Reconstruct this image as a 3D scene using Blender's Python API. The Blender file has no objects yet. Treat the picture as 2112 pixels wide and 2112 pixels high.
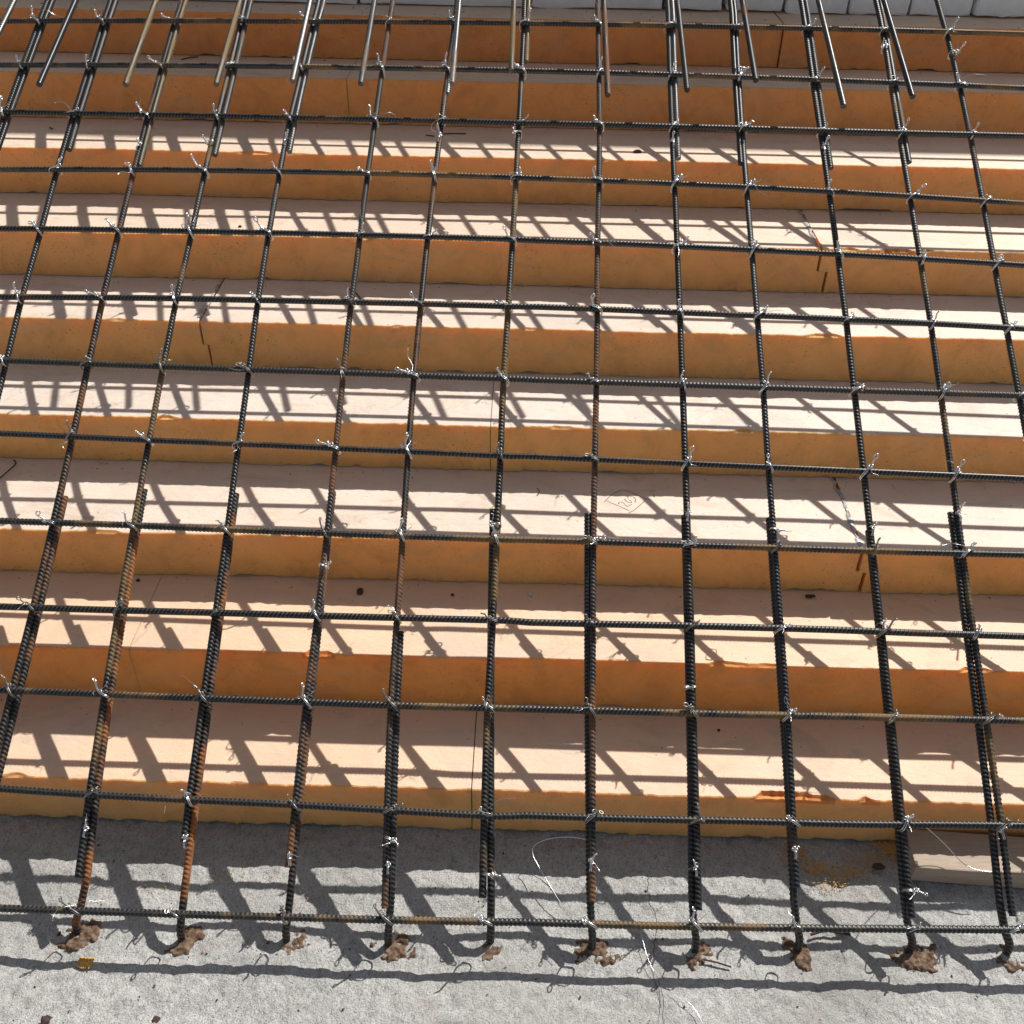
import bpy, math, random
import numpy as np
from mathutils import Matrix, Vector
random.seed(7); rng = np.random.default_rng(11)
S = bpy.context.scene
COL = S.collection

# ------------------------------------------------------------------ camera
cam_d = bpy.data.cameras.new("camera"); cam = bpy.data.objects.new("camera", cam_d); COL.objects.link(cam)
_R = Vector((0.99966264, 0.02122987, 0.01496357)); _U = Vector((-0.02473284, 0.60215126, 0.79799884)); _F = Vector((-0.00793108, 0.79809971, -0.60247319))
m = Matrix((( _R.x, _U.x, -_F.x, 0.0), (_R.y, _U.y, -_F.y, -0.83139), (_R.z, _U.z, -_F.z, 1.42914), (0, 0, 0, 1)))
cam.matrix_world = m
cam_d.sensor_width = 36.0; cam_d.sensor_height = 36.0; cam_d.lens = 36.02
cam_d.clip_start = 0.02; cam_d.clip_end = 500
S.camera = cam
S.cycles.max_bounces = 14; S.cycles.diffuse_bounces = 8
S.render.resolution_x = 1024; S.render.resolution_y = 1024

# ------------------------------------------------------------------ sky, sun, exposure
SUNV = Vector((0.5925, 0.7614, 1.0)).normalized()
world = bpy.data.worlds.new("World"); S.world = world; world.use_nodes = True
wn = world.node_tree; wn.nodes.clear()
sky = wn.nodes.new("ShaderNodeTexSky"); sky.sky_type = 'NISHITA'; sky.sun_disc = False
sky.sun_elevation = math.asin(SUNV.z); sky.sun_rotation = math.atan2(SUNV.x, SUNV.y)
sky.air_density = 1.0; sky.dust_density = 1.5; sky.ozone_density = 1.0
bg = wn.nodes.new("ShaderNodeBackground"); bg.inputs["Strength"].default_value = 0.070
wo = wn.nodes.new("ShaderNodeOutputWorld")
hs = wn.nodes.new("ShaderNodeHueSaturation"); hs.inputs["Saturation"].default_value = .42
wn.links.new(sky.outputs[0], hs.inputs["Color"]); wn.links.new(hs.outputs[0], bg.inputs[0]); wn.links.new(bg.outputs[0], wo.inputs[0])
sl = bpy.data.lights.new("sun", 'SUN'); sl.energy = 4.6; sl.angle = math.radians(0.5); sl.color = (1.0, 0.965, 0.91)
sun = bpy.data.objects.new("sun", sl); COL.objects.link(sun)
sun.rotation_euler = (-SUNV).to_track_quat('-Z', 'Y').to_euler()
S.view_settings.view_transform = 'Standard'; S.view_settings.look = 'None'
S.view_settings.exposure = 0.12; S.view_settings.gamma = 1.0

# ------------------------------------------------------------------ material helpers
def mat(name):
    M = bpy.data.materials.new(name); M.use_nodes = True
    nt = M.node_tree; b = nt.nodes["Principled BSDF"]
    return M, nt, b
def N(nt, t, **k):
    n = nt.nodes.new(t)
    for a, v in k.items(): setattr(n, a, v)
    return n
def L(nt, a, b): nt.links.new(a, b)
def coords(nt, scale=(1, 1, 1), rot=(0, 0, 0)):
    g = N(nt, "ShaderNodeNewGeometry"); mp = N(nt, "ShaderNodeMapping")
    mp.inputs["Scale"].default_value = scale; mp.inputs["Rotation"].default_value = rot
    L(nt, g.outputs["Position"], mp.inputs["Vector"]); return mp.outputs[0]
def noise(nt, vec, scale, detail=4, rough=.55, dist=0):
    n = N(nt, "ShaderNodeTexNoise"); n.inputs["Scale"].default_value = scale; n.inputs["Detail"].default_value = detail
    n.inputs["Roughness"].default_value = rough; n.inputs["Distortion"].default_value = dist
    L(nt, vec, n.inputs["Vector"]); return n.outputs["Fac"]
def ramp(nt, fac, stops):
    r = N(nt, "ShaderNodeValToRGB"); e = r.color_ramp.elements
    while len(e) < len(stops): e.new(0.5)
    for i, (p, c) in enumerate(stops):
        e[i].position = p; e[i].color = (c if len(c) == 4 else (*c, 1)) if not isinstance(c, float) else (c, c, c, 1)
    L(nt, fac, r.inputs[0]); return r.outputs[0]
def mix(nt, fac, a, b, mode='MIX'):
    x = N(nt, "ShaderNodeMix", data_type='RGBA', blend_type=mode)
    for s, v in ((x.inputs[0], fac), (x.inputs[6], a), (x.inputs[7], b)):
        if hasattr(v, "links") or hasattr(v, "is_linked"): L(nt, v, s)
        elif isinstance(v, (int, float)): s.default_value = v
        else: s.default_value = (*v, 1) if len(v) == 3 else v
    return x.outputs[2]
def math_(nt, op, a, b=0.0):
    x = N(nt, "ShaderNodeMath", operation=op)
    for s, v in ((x.inputs[0], a), (x.inputs[1], b)):
        if hasattr(v, "is_linked"): L(nt, v, s)
        else: s.default_value = v
    return x.outputs[0]
def bump(nt, b, h, strength, dist, prev=None):
    x = N(nt, "ShaderNodeBump"); x.inputs["Strength"].default_value = strength; x.inputs["Distance"].default_value = dist
    L(nt, h, x.inputs["Height"])
    if prev is not None: L(nt, prev, x.inputs["Normal"])
    L(nt, x.outputs[0], b.inputs["Normal"]); return x.outputs[0]

# --- rough concrete
M_CONC, nt, b = mat("rough_concrete")
v = coords(nt)
big = noise(nt, v, 5, 5, .6); mid = noise(nt, v, 60, 6, .7); fine = noise(nt, v, 420, 4, .7)
vs = coords(nt, (1.0, .35, 1.0), (0, 0, math.radians(-38)))
streak = noise(nt, vs, 190, 4, .6, .4)
c = ramp(nt, big, [(.3, (.48, .472, .455)), (.7, (.60, .59, .57))])
c = mix(nt, .85, c, ramp(nt, mid, [(.33, .66), (.47, .98), (.7, 1.12)]), 'MULTIPLY')
c = mix(nt, 1.0, c, ramp(nt, fine, [(.3, .42), (.46, 1.0), (.72, 1.2)]), 'MULTIPLY')
c = mix(nt, .8, c, ramp(nt, noise(nt, coords(nt, (1, .5, 1), (0, 0, -.6)), 230, 5, .75, .5), [(.34, .5), (.48, 1.0), (.7, 1.15)]), 'MULTIPLY')
vd = N(nt, "ShaderNodeTexVoronoi"); vd.inputs["Scale"].default_value = 270; L(nt, v, vd.inputs["Vector"])
dk = mix(nt, 1.0, ramp(nt, vd.outputs["Distance"], [(.17, 1.0), (.27, 0.0)]), ramp(nt, noise(nt, v, 120, 3, .7), [(.45, 0.0), (.58, .8)]), 'MULTIPLY'); c = mix(nt, dk, c, (.10, .095, .09))
vw = N(nt, "ShaderNodeTexVoronoi"); vw.inputs["Scale"].default_value = 330; L(nt, coords(nt, (1, 1, 1), (0, 0, 1)), vw.inputs["Vector"])
c = mix(nt, ramp(nt, vw.outputs["Distance"], [(.12, .5), (.2, 0.0)]), c, (.85, .84, .82))
stain = ramp(nt, noise(nt, v, 3.1, 6, .65), [(.45, 0.0), (.68, .45)]); c = mix(nt, stain, c, (.33, .31, .285))
sx = N(nt, "ShaderNodeSeparateXYZ"); L(nt, v, sx.inputs[0])
def crack(x0, amp, sc, w, y0, y1, c):
    cy = N(nt, "ShaderNodeCombineXYZ"); L(nt, sx.outputs[1], cy.inputs[1]); cy.inputs[0].default_value = x0 * 9
    wv = math_(nt, 'MULTIPLY', math_(nt, 'SUBTRACT', noise(nt, cy.outputs[0], sc, 4, .6), .5), amp)
    d = math_(nt, 'ABSOLUTE', math_(nt, 'SUBTRACT', math_(nt, 'SUBTRACT', sx.outputs[0], x0), wv))
    inr = math_(nt, 'MULTIPLY', math_(nt, 'GREATER_THAN', sx.outputs[1], y0), math_(nt, 'LESS_THAN', sx.outputs[1], y1))
    return mix(nt, math_(nt, 'MULTIPLY', math_(nt, 'LESS_THAN', d, w), math_(nt, 'MULTIPLY', inr, .8)), c, (.05, .045, .04))
c = crack(.213, .05, 14, .0007, -.09, .12, c); c = crack(-.95, .2, 6, .0008, -9, 9, c)
vo = N(nt, "ShaderNodeTexVoronoi"); vo.inputs["Scale"].default_value = 150; L(nt, v, vo.inputs["Vector"])
pore = ramp(nt, vo.outputs["Distance"], [(.10, .45), (.19, 1.0)])
pm = ramp(nt, noise(nt, v, 38, 3), [(.5, 1.0), (.6, 0.0)])
c = mix(nt, 1.0, c, mix(nt, pm, pore, (1, 1, 1)), 'MULTIPLY')
pink = ramp(nt, noise(nt, v, 26, 3), [(.62, 0.0), (.7, .22)])
c = mix(nt, pink, c, (.46, .33, .28))
L(nt, c, b.inputs["Base Color"]); b.inputs["Roughness"].default_value = .93
n1 = bump(nt, b, noise(nt, v, 85, 5, .78), 1.0, .0045); n2 = bump(nt, b, streak, .7, .0024, n1); bump(nt, b, fine, 1.0, .0017, n2)

# --- foam: pale pressed skin on the broad faces, cut edge with bounced light in its orange, torn inside
def foam(name, ca, cb, edge, sss, rad):
    M, nt, b = mat(name); v = coords(nt)
    a = noise(nt, v, 6, 4); c = ramp(nt, a, [(.3, ca), (.7, cb)])
    oi = N(nt, 'ShaderNodeObjectInfo')
    if edge:
        c = mix(nt, 1.0, c, oi.outputs['Color'], 'MULTIPLY')
        c = mix(nt, .9, c, ramp(nt, noise(nt, v, 17, 5, .65, .6), [(.3, .80), (.5, .98), (.72, 1.06)]), 'MULTIPLY')
        c = mix(nt, ramp(nt, noise(nt, coords(nt, (.6, 1, 2.2)), 7.3, 5, .6, 1.2), [(.5, 0.0), (.75, .4)]), c, (.62, .42, .25))
        pits = noise(nt, coords(nt, (1, 1, 1.5)), 190, 3, .6)
        pm = ramp(nt, noise(nt, v, 7, 3), [(.40, 0.0), (.58, .85)])
        c = mix(nt, mix(nt, 1.0, ramp(nt, pits, [(.31, 1.0), (.37, 0.0)]), pm, 'MULTIPLY'), c, (.36, .13, .03))
        sc = noise(nt, coords(nt, (.35, 1, 1), (0, math.radians(50), 0)), 120, 3, .6)
        c = mix(nt, ramp(nt, sc, [(.62, 0.0), (.8, .25)]), c, (.55, .22, .06))
        L(nt, c, b.inputs["Base Color"])
        n1 = bump(nt, b, noise(nt, v, 35, 4), .6, .006); n2 = bump(nt, b, noise(nt, coords(nt, (.4, 1, 1), (0, .8, 0)), 150, 5, .7), .5, .0018, n1); bump(nt, b, pits, .7, .0014, n2)
    else:
        c = mix(nt, oi.outputs['Alpha'], (.80, .71, .635), c)
        gr = ramp(nt, noise(nt, v, 14, 6, .7), [(.3, 0.0), (.75, .35)])
        c = mix(nt, gr, c, tuple(x * .86 for x in ca))
        vo = N(nt, "ShaderNodeTexVoronoi"); vo.inputs["Scale"].default_value = 34; vo.inputs["Randomness"].default_value = 1.0; L(nt, v, vo.inputs["Vector"])
        sp = ramp(nt, vo.outputs["Distance"], [(.04, 1.0), (.075, 0.0)])
        sel = ramp(nt, noise(nt, v, 11, 2), [(.46, 0.0), (.55, .85)])
        c = mix(nt, mix(nt, 1.0, sp, sel, 'MULTIPLY'), c, (.30, .18, .11))
        c = mix(nt, ramp(nt, noise(nt, coords(nt, (.7, 1.3, 1)), 9.1, 7, .75, .8), [(.53, 0.0), (.68, .5)]), c, (.50, .38, .28))
        c = mix(nt, ramp(nt, noise(nt, coords(nt, (.3, 1, 1), (0, 0, .9)), 60, 6, .8, .5), [(.60, 0.0), (.72, .6)]), c, (.42, .31, .23))
        grey = ramp(nt, noise(nt, v, 4.3, 5, .65), [(.5, 0.0), (.72, .5)])
        c = mix(nt, grey, c, (.60, .52, .46))
        L(nt, c, b.inputs["Base Color"])
        n1 = bump(nt, b, noise(nt, v, 22, 3), .25, .004)
        n2 = bump(nt, b, noise(nt, coords(nt, (.5, 1, 1), (0, 0, .5)), 110, 5, .65), .55, .0022, n1); bump(nt, b, noise(nt, v, 700, 2), .25, .0005, n2)
    b.inputs["Roughness"].default_value = .62 if not edge else .8
    b.inputs["Subsurface Weight"].default_value = sss; b.inputs["Subsurface Radius"].default_value = rad
    b.inputs["Subsurface Scale"].default_value = .03 if edge else .014
    return M
M_SKIN = foam("foam_skin", (.83, .55, .35), (.89, .63, .42), False, .35, (1, .42, .16))
M_EDGE = foam("foam_cut_edge_bounce", (.85, .42, .135), (.90, .475, .165), True, .55, (1, .40, .13))
M_TORN = foam("foam_torn", (.72, .26, .06), (.82, .36, .10), True, .4, (1, .42, .15))

# --- steel bars: mill scale with rust in patches
def steel(name, base, rust, amount, rough=.42, metal=.35, worn_glint=(.14, .14, .14)):
    M, nt, b = mat(name)
    oi = N(nt, "ShaderNodeObjectInfo"); g = N(nt, "ShaderNodeNewGeometry")
    ad = N(nt, "ShaderNodeVectorMath", operation='MULTIPLY_ADD'); cx = N(nt, "ShaderNodeCombineXYZ")
    L(nt, oi.outputs["Random"], cx.inputs[0]); L(nt, oi.outputs["Random"], cx.inputs[1])
    L(nt, cx.outputs[0], ad.inputs[0]); ad.inputs[1].default_value = (37, 53, 0); L(nt, g.outputs["Position"], ad.inputs[2])
    v = ad.outputs[0]
    p = noise(nt, v, 7, 5, .65); q = noise(nt, v, 160, 4, .7)
    f = ramp(nt, p, [(.64 - amount * .45, 0.0), (.74 - amount * .40, 1.0)])
    f = mix(nt, 1.0, f, ramp(nt, q, [(.25, .35), (.6, 1.0)]), 'MULTIPLY')
    c = mix(nt, f, mix(nt, ramp(nt, q, [(.35, 0.0), (.7, 1.0)]), base, tuple(x * 1.7 for x in base)), rust)
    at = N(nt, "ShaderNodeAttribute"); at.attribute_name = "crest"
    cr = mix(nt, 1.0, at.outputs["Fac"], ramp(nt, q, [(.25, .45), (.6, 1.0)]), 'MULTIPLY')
    c = mix(nt, math_(nt, 'MULTIPLY', cr, .8), c, mix(nt, math_(nt, 'MULTIPLY', f, .7), worn_glint, tuple(min(1, x * 1.5) for x in rust)))  # rib crests paler: wear, plus sun glint painted into the colour
    L(nt, c, b.inputs["Base Color"])
    L(nt, math_(nt, 'SUBTRACT', metal, math_(nt, 'MULTIPLY', f, metal * .9)), b.inputs["Metallic"])
    L(nt, math_(nt, 'ADD', rough, math_(nt, 'MULTIPLY', f, .35)), b.inputs["Roughness"])
    bump(nt, b, q, .3, .0004)
    return M
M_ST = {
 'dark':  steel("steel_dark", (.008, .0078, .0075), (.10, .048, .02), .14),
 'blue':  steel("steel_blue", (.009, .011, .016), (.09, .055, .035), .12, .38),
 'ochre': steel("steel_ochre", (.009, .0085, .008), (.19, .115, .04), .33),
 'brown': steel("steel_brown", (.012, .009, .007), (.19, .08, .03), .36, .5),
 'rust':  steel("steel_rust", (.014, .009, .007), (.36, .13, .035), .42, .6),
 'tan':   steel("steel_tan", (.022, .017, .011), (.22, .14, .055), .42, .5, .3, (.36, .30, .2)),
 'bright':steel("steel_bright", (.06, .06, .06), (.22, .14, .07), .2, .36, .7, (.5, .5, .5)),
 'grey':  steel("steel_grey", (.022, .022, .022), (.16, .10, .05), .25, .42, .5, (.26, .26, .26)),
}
M_WIRE, nt, b = mat("galvanised_wire"); b.inputs["Base Color"].default_value = (.78, .79, .81, 1); b.inputs["Metallic"].default_value = 1; b.inputs["Roughness"].default_value = .3
M_WIREDK, nt, b = mat("dark_wire"); b.inputs["Base Color"].default_value = (.035, .025, .02, 1); b.inputs["Metallic"].default_value = .3; b.inputs["Roughness"].default_value = .6

# --- white blocks, plaster, mud, plank, ink, tape
M_BLOCK, nt, b = mat("white_block"); v = coords(nt)
c = ramp(nt, noise(nt, v, 30, 6, .7), [(.3, (.80, .80, .80)), (.7, (.90, .90, .90))]); L(nt, c, b.inputs["Base Color"]); b.inputs["Roughness"].default_value = .9
bump(nt, b, noise(nt, v, 220, 4), .5, .001)
M_PLASTER, nt, b = mat("white_plaster"); v = coords(nt)
L(nt, ramp(nt, noise(nt, v, 3, 5), [(.3, (.6, .59, .57)), (.7, (.7, .69, .67))]), b.inputs["Base Color"]); b.inputs["Roughness"].default_value = .95; bump(nt, b, noise(nt, v, 60, 4), .4, .002)
M_MUD, nt, b = mat("brown_mud"); v = coords(nt)
L(nt, ramp(nt, noise(nt, v, 90, 6, .7), [(.34, (.05, .022, .014)), (.48, (.15, .09, .055)), (.7, (.29, .225, .165))]), b.inputs["Base Color"]); b.inputs["Roughness"].default_value = .95; bump(nt, b, noise(nt, v, 260, 4), .8, .002)
M_CLOD, nt, b = mat("dark_clod"); b.inputs["Base Color"].default_value = (.07, .04, .03, 1); b.inputs["Roughness"].default_value = .9
M_PEB, nt, b = mat("pale_pebble"); b.inputs["Base Color"].default_value = (.6, .57, .55, 1); b.inputs["Roughness"].default_value = .6
M_CRUMB, nt, b = mat("foam_crumb"); b.inputs["Base Color"].default_value = (.64, .37, .10, 1); b.inputs["Roughness"].default_value = .9
M_WOOD, nt, b = mat("pale_wood"); v = coords(nt, (.12, 1, 1))
L(nt, ramp(nt, noise(nt, v, 190, 5, .6, .6), [(.3, (.38, .29, .22)), (.55, (.46, .37, .29)), (.75, (.52, .43, .34))]), b.inputs["Base Color"]); b.inputs["Roughness"].default_value = .8
bump(nt, b, noise(nt, v, 260, 4), .5, .001)
M_INK, nt, b = mat("pen_ink"); b.inputs["Base Color"].default_value = (.10, .035, .03, 1); b.inputs["Roughness"].default_value = .7
M_TAPE, nt, b = mat("grey_smear"); v = coords(nt)
L(nt, ramp(nt, noise(nt, v, 130, 6, .75), [(.35, (.13, .12, .12)), (.5, (.45, .43, .42)), (.7, (.72, .70, .68))]), b.inputs["Base Color"]); b.inputs["Roughness"].default_value = .35

# ------------------------------------------------------------------ object helpers
def mesh_np(name, V, Fq, smooth=True):
    me = bpy.data.meshes.new(name); V = np.asarray(V, np.float32); Fq = np.asarray(Fq, np.int32)
    me.vertices.add(len(V)); me.vertices.foreach_set("co", V.ravel())
    k = Fq.shape[1]; me.loops.add(Fq.size); me.loops.foreach_set("vertex_index", Fq.ravel())
    me.polygons.add(len(Fq)); me.polygons.foreach_set("loop_start", np.arange(0, Fq.size, k, dtype=np.int32))
    me.polygons.foreach_set("use_smooth", np.full(len(Fq), smooth)); me.update(calc_edges=True); return me
def put(name, me, mats, parent=None, loc=(0, 0, 0)):
    for mm in (mats if isinstance(mats, (list, tuple)) else [mats]): me.materials.append(mm)
    o = bpy.data.objects.new(name, me); COL.objects.link(o); o.location = loc
    if parent: o.parent = parent
    return o
def tag(o, label=None, cat=None, group=None, kind=None):
    if label: o["label"] = label
    if cat: o["category"] = cat
    if group: o["group"] = group
    if kind: o["kind"] = kind
    return o
def empty(name, loc):
    o = bpy.data.objects.new(name, None); COL.objects.link(o); o.location = loc; o.empty_display_size = .1; return o
def fbm(x, seed, sc=1.0, oct=4):                      # smooth 1-D noise
    r = np.random.default_rng(seed); y = np.zeros_like(x); a = 1.0
    for o in range(oct):
        n = 512; t = r.normal(size=n); u = (x * sc * 2 ** o) % (n - 1); i = u.astype(int); f = u - i; f = f * f * (3 - 2 * f)
        y += a * (t[i] * (1 - f) + t[(i + 1) % n] * f); a *= .5
    return y
def fbm2(X, Y, seed, sc=1.0, oct=4):
    r = np.random.default_rng(seed); out = np.zeros_like(X); a = 1.0
    for o in range(oct):
        n = 128; T = r.normal(size=(n, n)); u = (X * sc * 2 ** o + 40) % n; w = (Y * sc * 2 ** o + 40) % n
        i = np.floor(u).astype(int); j = np.floor(w).astype(int); f = u - i; g = w - j; f = f * f * (3 - 2 * f); g = g * g * (3 - 2 * g)
        i %= n; j %= n; i2 = (i + 1) % n; j2 = (j + 1) % n
        out += a * ((T[i, j] * (1 - f) + T[i2, j] * f) * (1 - g) + (T[i, j2] * (1 - f) + T[i2, j2] * f) * g); a *= .5
    return out
def frames(P):
    T = np.gradient(P, axis=0); T /= np.linalg.norm(T, axis=1)[:, None]
    up = np.array([0, 0, 1.0]); 
    if abs(T[:, 2]).max() > .9: up = np.array([0, 1.0, 0]) if abs(T[:, 1]).max() < .9 else np.array([1.0, 0, 0])
    A = np.cross(T, up); A /= np.linalg.norm(A, axis=1)[:, None]; B = np.cross(A, T); return T, A, B
def resample(P, ds):
    P = np.asarray(P, float); d = np.r_[0, np.cumsum(np.linalg.norm(np.diff(P, axis=0), axis=1))]
    n = max(2, int(d[-1] / ds)); s = np.linspace(0, d[-1], n + 1); return np.stack([np.interp(s, d, P[:, k]) for k in range(3)], 1), s
def smoothpath(P, it=3):
    P = np.asarray(P, float)
    for _ in range(it):
        Q = [P[0]]
        for a, b_ in zip(P[:-1], P[1:]): Q += [a * .75 + b_ * .25, a * .25 + b_ * .75]
        Q.append(P[-1]); P = np.array(Q)
    return P
def grid_faces(n, k, off=0):
    i = np.arange(n - 1)[:, None]; j = np.arange(k)[None]; a = off + i * k + j; b_ = off + i * k + (j + 1) % k
    return np.stack([a, b_, b_ + k, a + k], -1).reshape(-1, 4)
PITCH = .0066
def ribbed(P, r=.0048, hr=.0012, seg=16, ds=.0013, phase=0.0, twist=0.0, plain=False):
    """deformed bar: two rows of slanting crescent ribs between two lengthwise ribs"""
    if plain: ds = .02
    P, s = resample(P, ds); T, A, B = frames(P); n = len(P)
    th = np.linspace(0, 2 * np.pi, seg, endpoint=False)[None]; S_ = s[:, None]
    ang = th + phase + twist * S_
    if plain: rad = np.full((n, seg), r); cr = rad * 0
    else:
        side = np.where(np.sin(th) >= 0, 1.0, -1.0)
        w = np.cos(2 * np.pi * S_ / PITCH + side * np.cos(th) * 2.5 + (side < 0) * 1.3)
        rib = np.clip((w - .05) / .95, 0, 1) ** .7 * np.abs(np.sin(th)) ** .6
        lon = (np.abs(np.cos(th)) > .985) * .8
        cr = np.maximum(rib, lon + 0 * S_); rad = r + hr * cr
    V = P[:, None] + rad[..., None] * (np.cos(ang)[..., None] * A[:, None] + np.sin(ang)[..., None] * B[:, None])
    V = V.reshape(-1, 3); Fq = grid_faces(n, seg)
    # end caps
    c0 = len(V); V = np.vstack([V, P[0] - T[0] * .0003, P[-1] + T[-1] * .0003]); j = np.arange(seg); j2 = (j + 1) % seg; e = (n - 1) * seg
    caps = np.vstack([np.stack([j2, j, np.full(seg, c0), np.full(seg, c0)], 1), np.stack([e + j, e + j2, np.full(seg, c0 + 1), np.full(seg, c0 + 1)], 1)])
    return V, Fq, caps, np.r_[cr.ravel(), 0.3, 0.3]
def bar_mesh(name, P, origin=(0, 0, 0), **k):
    V, Fq, caps, cr = ribbed(P, **k); V = V - np.array(origin)
    me = bpy.data.meshes.new(name); V = V.astype(np.float32); tri = caps[:, :3]
    me.vertices.add(len(V)); me.vertices.foreach_set("co", V.ravel())
    li = np.concatenate([Fq.ravel(), tri.ravel()]).astype(np.int32); me.loops.add(len(li)); me.loops.foreach_set("vertex_index", li)
    ls = np.concatenate([np.arange(len(Fq)) * 4, len(Fq) * 4 + np.arange(len(tri)) * 3]).astype(np.int32)
    me.polygons.add(len(ls)); me.polygons.foreach_set("loop_start", ls)
    sm = np.ones(len(ls), bool); sm[len(Fq):] = False; me.polygons.foreach_set("use_smooth", sm); me.update(calc_edges=True)
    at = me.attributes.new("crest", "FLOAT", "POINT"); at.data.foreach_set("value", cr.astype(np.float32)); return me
def tube(P, r, seg=6):
    P = np.asarray(P, float); T, A, B = frames(P); th = np.linspace(0, 2 * np.pi, seg, endpoint=False)
    rr = np.broadcast_to(np.asarray(r, float), (len(P),))
    V = P[:, None] + rr[:, None, None] * (np.cos(th)[None, :, None] * A[:, None] + np.sin(th)[None, :, None] * B[:, None])
    return V.reshape(-1, 3), grid_faces(len(P), seg)
def joinq(parts):
    V, Fq, o = [], [], 0
    for v_, f_ in parts: V.append(v_); Fq.append(np.asarray(f_) + o); o += len(v_)
    return np.vstack(V), np.vstack(Fq)

# ------------------------------------------------------------------ measured geometry
# steps, top to bottom: (Y of the riser, Z of its top edge)
STEPS = [(1.7887, .9038), (1.6095, .8065), (1.394, .7062), (1.1787, .6054), (.9821, .5081), (.7833, .4082), (.5658, .3086), (.3758, .2129), (.1962, .1016)]
# crossbars: Y, Z at x=0, then offset along the slope c0 + c1 x + c2 x^2
ROWS = [(1.5437, .9372, .0048, .0116, -.012), (1.4109, .8728, .0056, -.003, -.0161), (1.2787, .8087, .0022, -.0025, -.0036), (1.1436, .7406, .0072, -.0159, -.024), (1.0101, .6706, .0052, -.0174, -.0189), (.8791, .5985, .0043, -.0103, -.0164), (.7541, .523, 0, -.0111, .0028), (.6267, .4461, -.0004, -.0218, -.001), (.4978, .3683, -.0022, -.0086, .0053), (.3783, .2938, 0, -.0029, -.0001), (.2579, .2212, .0004, -.0033, .0067), (.1254, .1395, -.0033, -.0083, .0198), (0, .0564, -.0024, .0063, .0083)]
COLS = {-1: [.01693, -1.0844], 0: [.00587, -.92935], 1: [.02522, -.07779, .08462, -.80657], 2: [-.02637, .08241, -.06085, -.63194], 3: [.02276, -.03492, .00945, -.48669], 4: [.00601, -.01086, .01657, -.32891], 5: [-.0159, .07082, -.06506, -.17819], 6: [-.01879, .05656, -.03208, -.0338], 7: [-.01417, .03583, -.00541, .11739], 8: [.01402, -.03247, .03112, .27047], 9: [.0205, -.04024, .02606, .41812], 10: [.01077, -.02589, .01636, .58336], 11: [.01017, -.01937, .01937, .72877], 12: [-.08272, .28434, -.29416, .96905]}
PY = np.array([r_[0] for r_ in ROWS][::-1] + [1.95, 2.7]); PZ = np.array([r_[1] for r_ in ROWS][::-1] + [1.12, 1.40])
def meshz(Y):
    Y = np.asarray(Y, float); z = np.interp(Y, PY, PZ); return np.where(Y < 0, .0564 + Y * .62, z)
def slope(Y):
    h = .06; d = (meshz(Y + h) - meshz(Y - h)) / (2 * h); return d
def colx(c, Y):
    Yc = np.clip(Y, -.02, 1.6); return np.polyval(COLS[c], Yc) + (np.asarray(Y) - Yc) * .004
NOFF = .0054

# ------------------------------------------------------------------ ground
fx = np.arange(-1.15, 1.1501, .0055); gx = np.r_[-40, -20, -10, -5, -3, -2, -1.5, -1.25, fx, 1.25, 1.5, 2, 3, 5, 10, 20, 40]
fy = np.arange(-.22, .2301, .0045); gy = np.r_[-40, -20, -10, -5, -3, -2, -1.2, -.8, -.5, -.35, -.27, fy, .3, .6, 1.2, 2, 3, 5, 10, 20, 40]
X, Y = np.meshgrid(gx, gy, indexing='ij')
Z = -.0040 + .0022 * fbm2(X, Y, 3, 8, 2) + .0009 * fbm2(X, Y, 4, 60, 3) + .00055 * fbm2(X * .7 + Y * .7, (Y - X) * .2, 5, 190, 2)
near = np.clip((1.2 - np.abs(X)) / .1, 0, 1) * np.clip((.24 - Y) / .04, 0, 1) * np.clip((Y + .24) / .03, 0, 1)
Z = np.minimum(np.where(near > 0, Z * near - .004 * (1 - near), -.004), -.0002)
V = np.stack([X, Y, Z], -1).reshape(-1, 3); ny = len(gy)
i, j = np.meshgrid(np.arange(len(gx) - 1), np.arange(ny - 1), indexing='ij'); a = (i * ny + j).ravel()
tag(put("ground", mesh_np("ground", V, np.stack([a, a + ny, a + ny + 1, a + 1], 1)), M_CONC), kind="structure")

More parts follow.
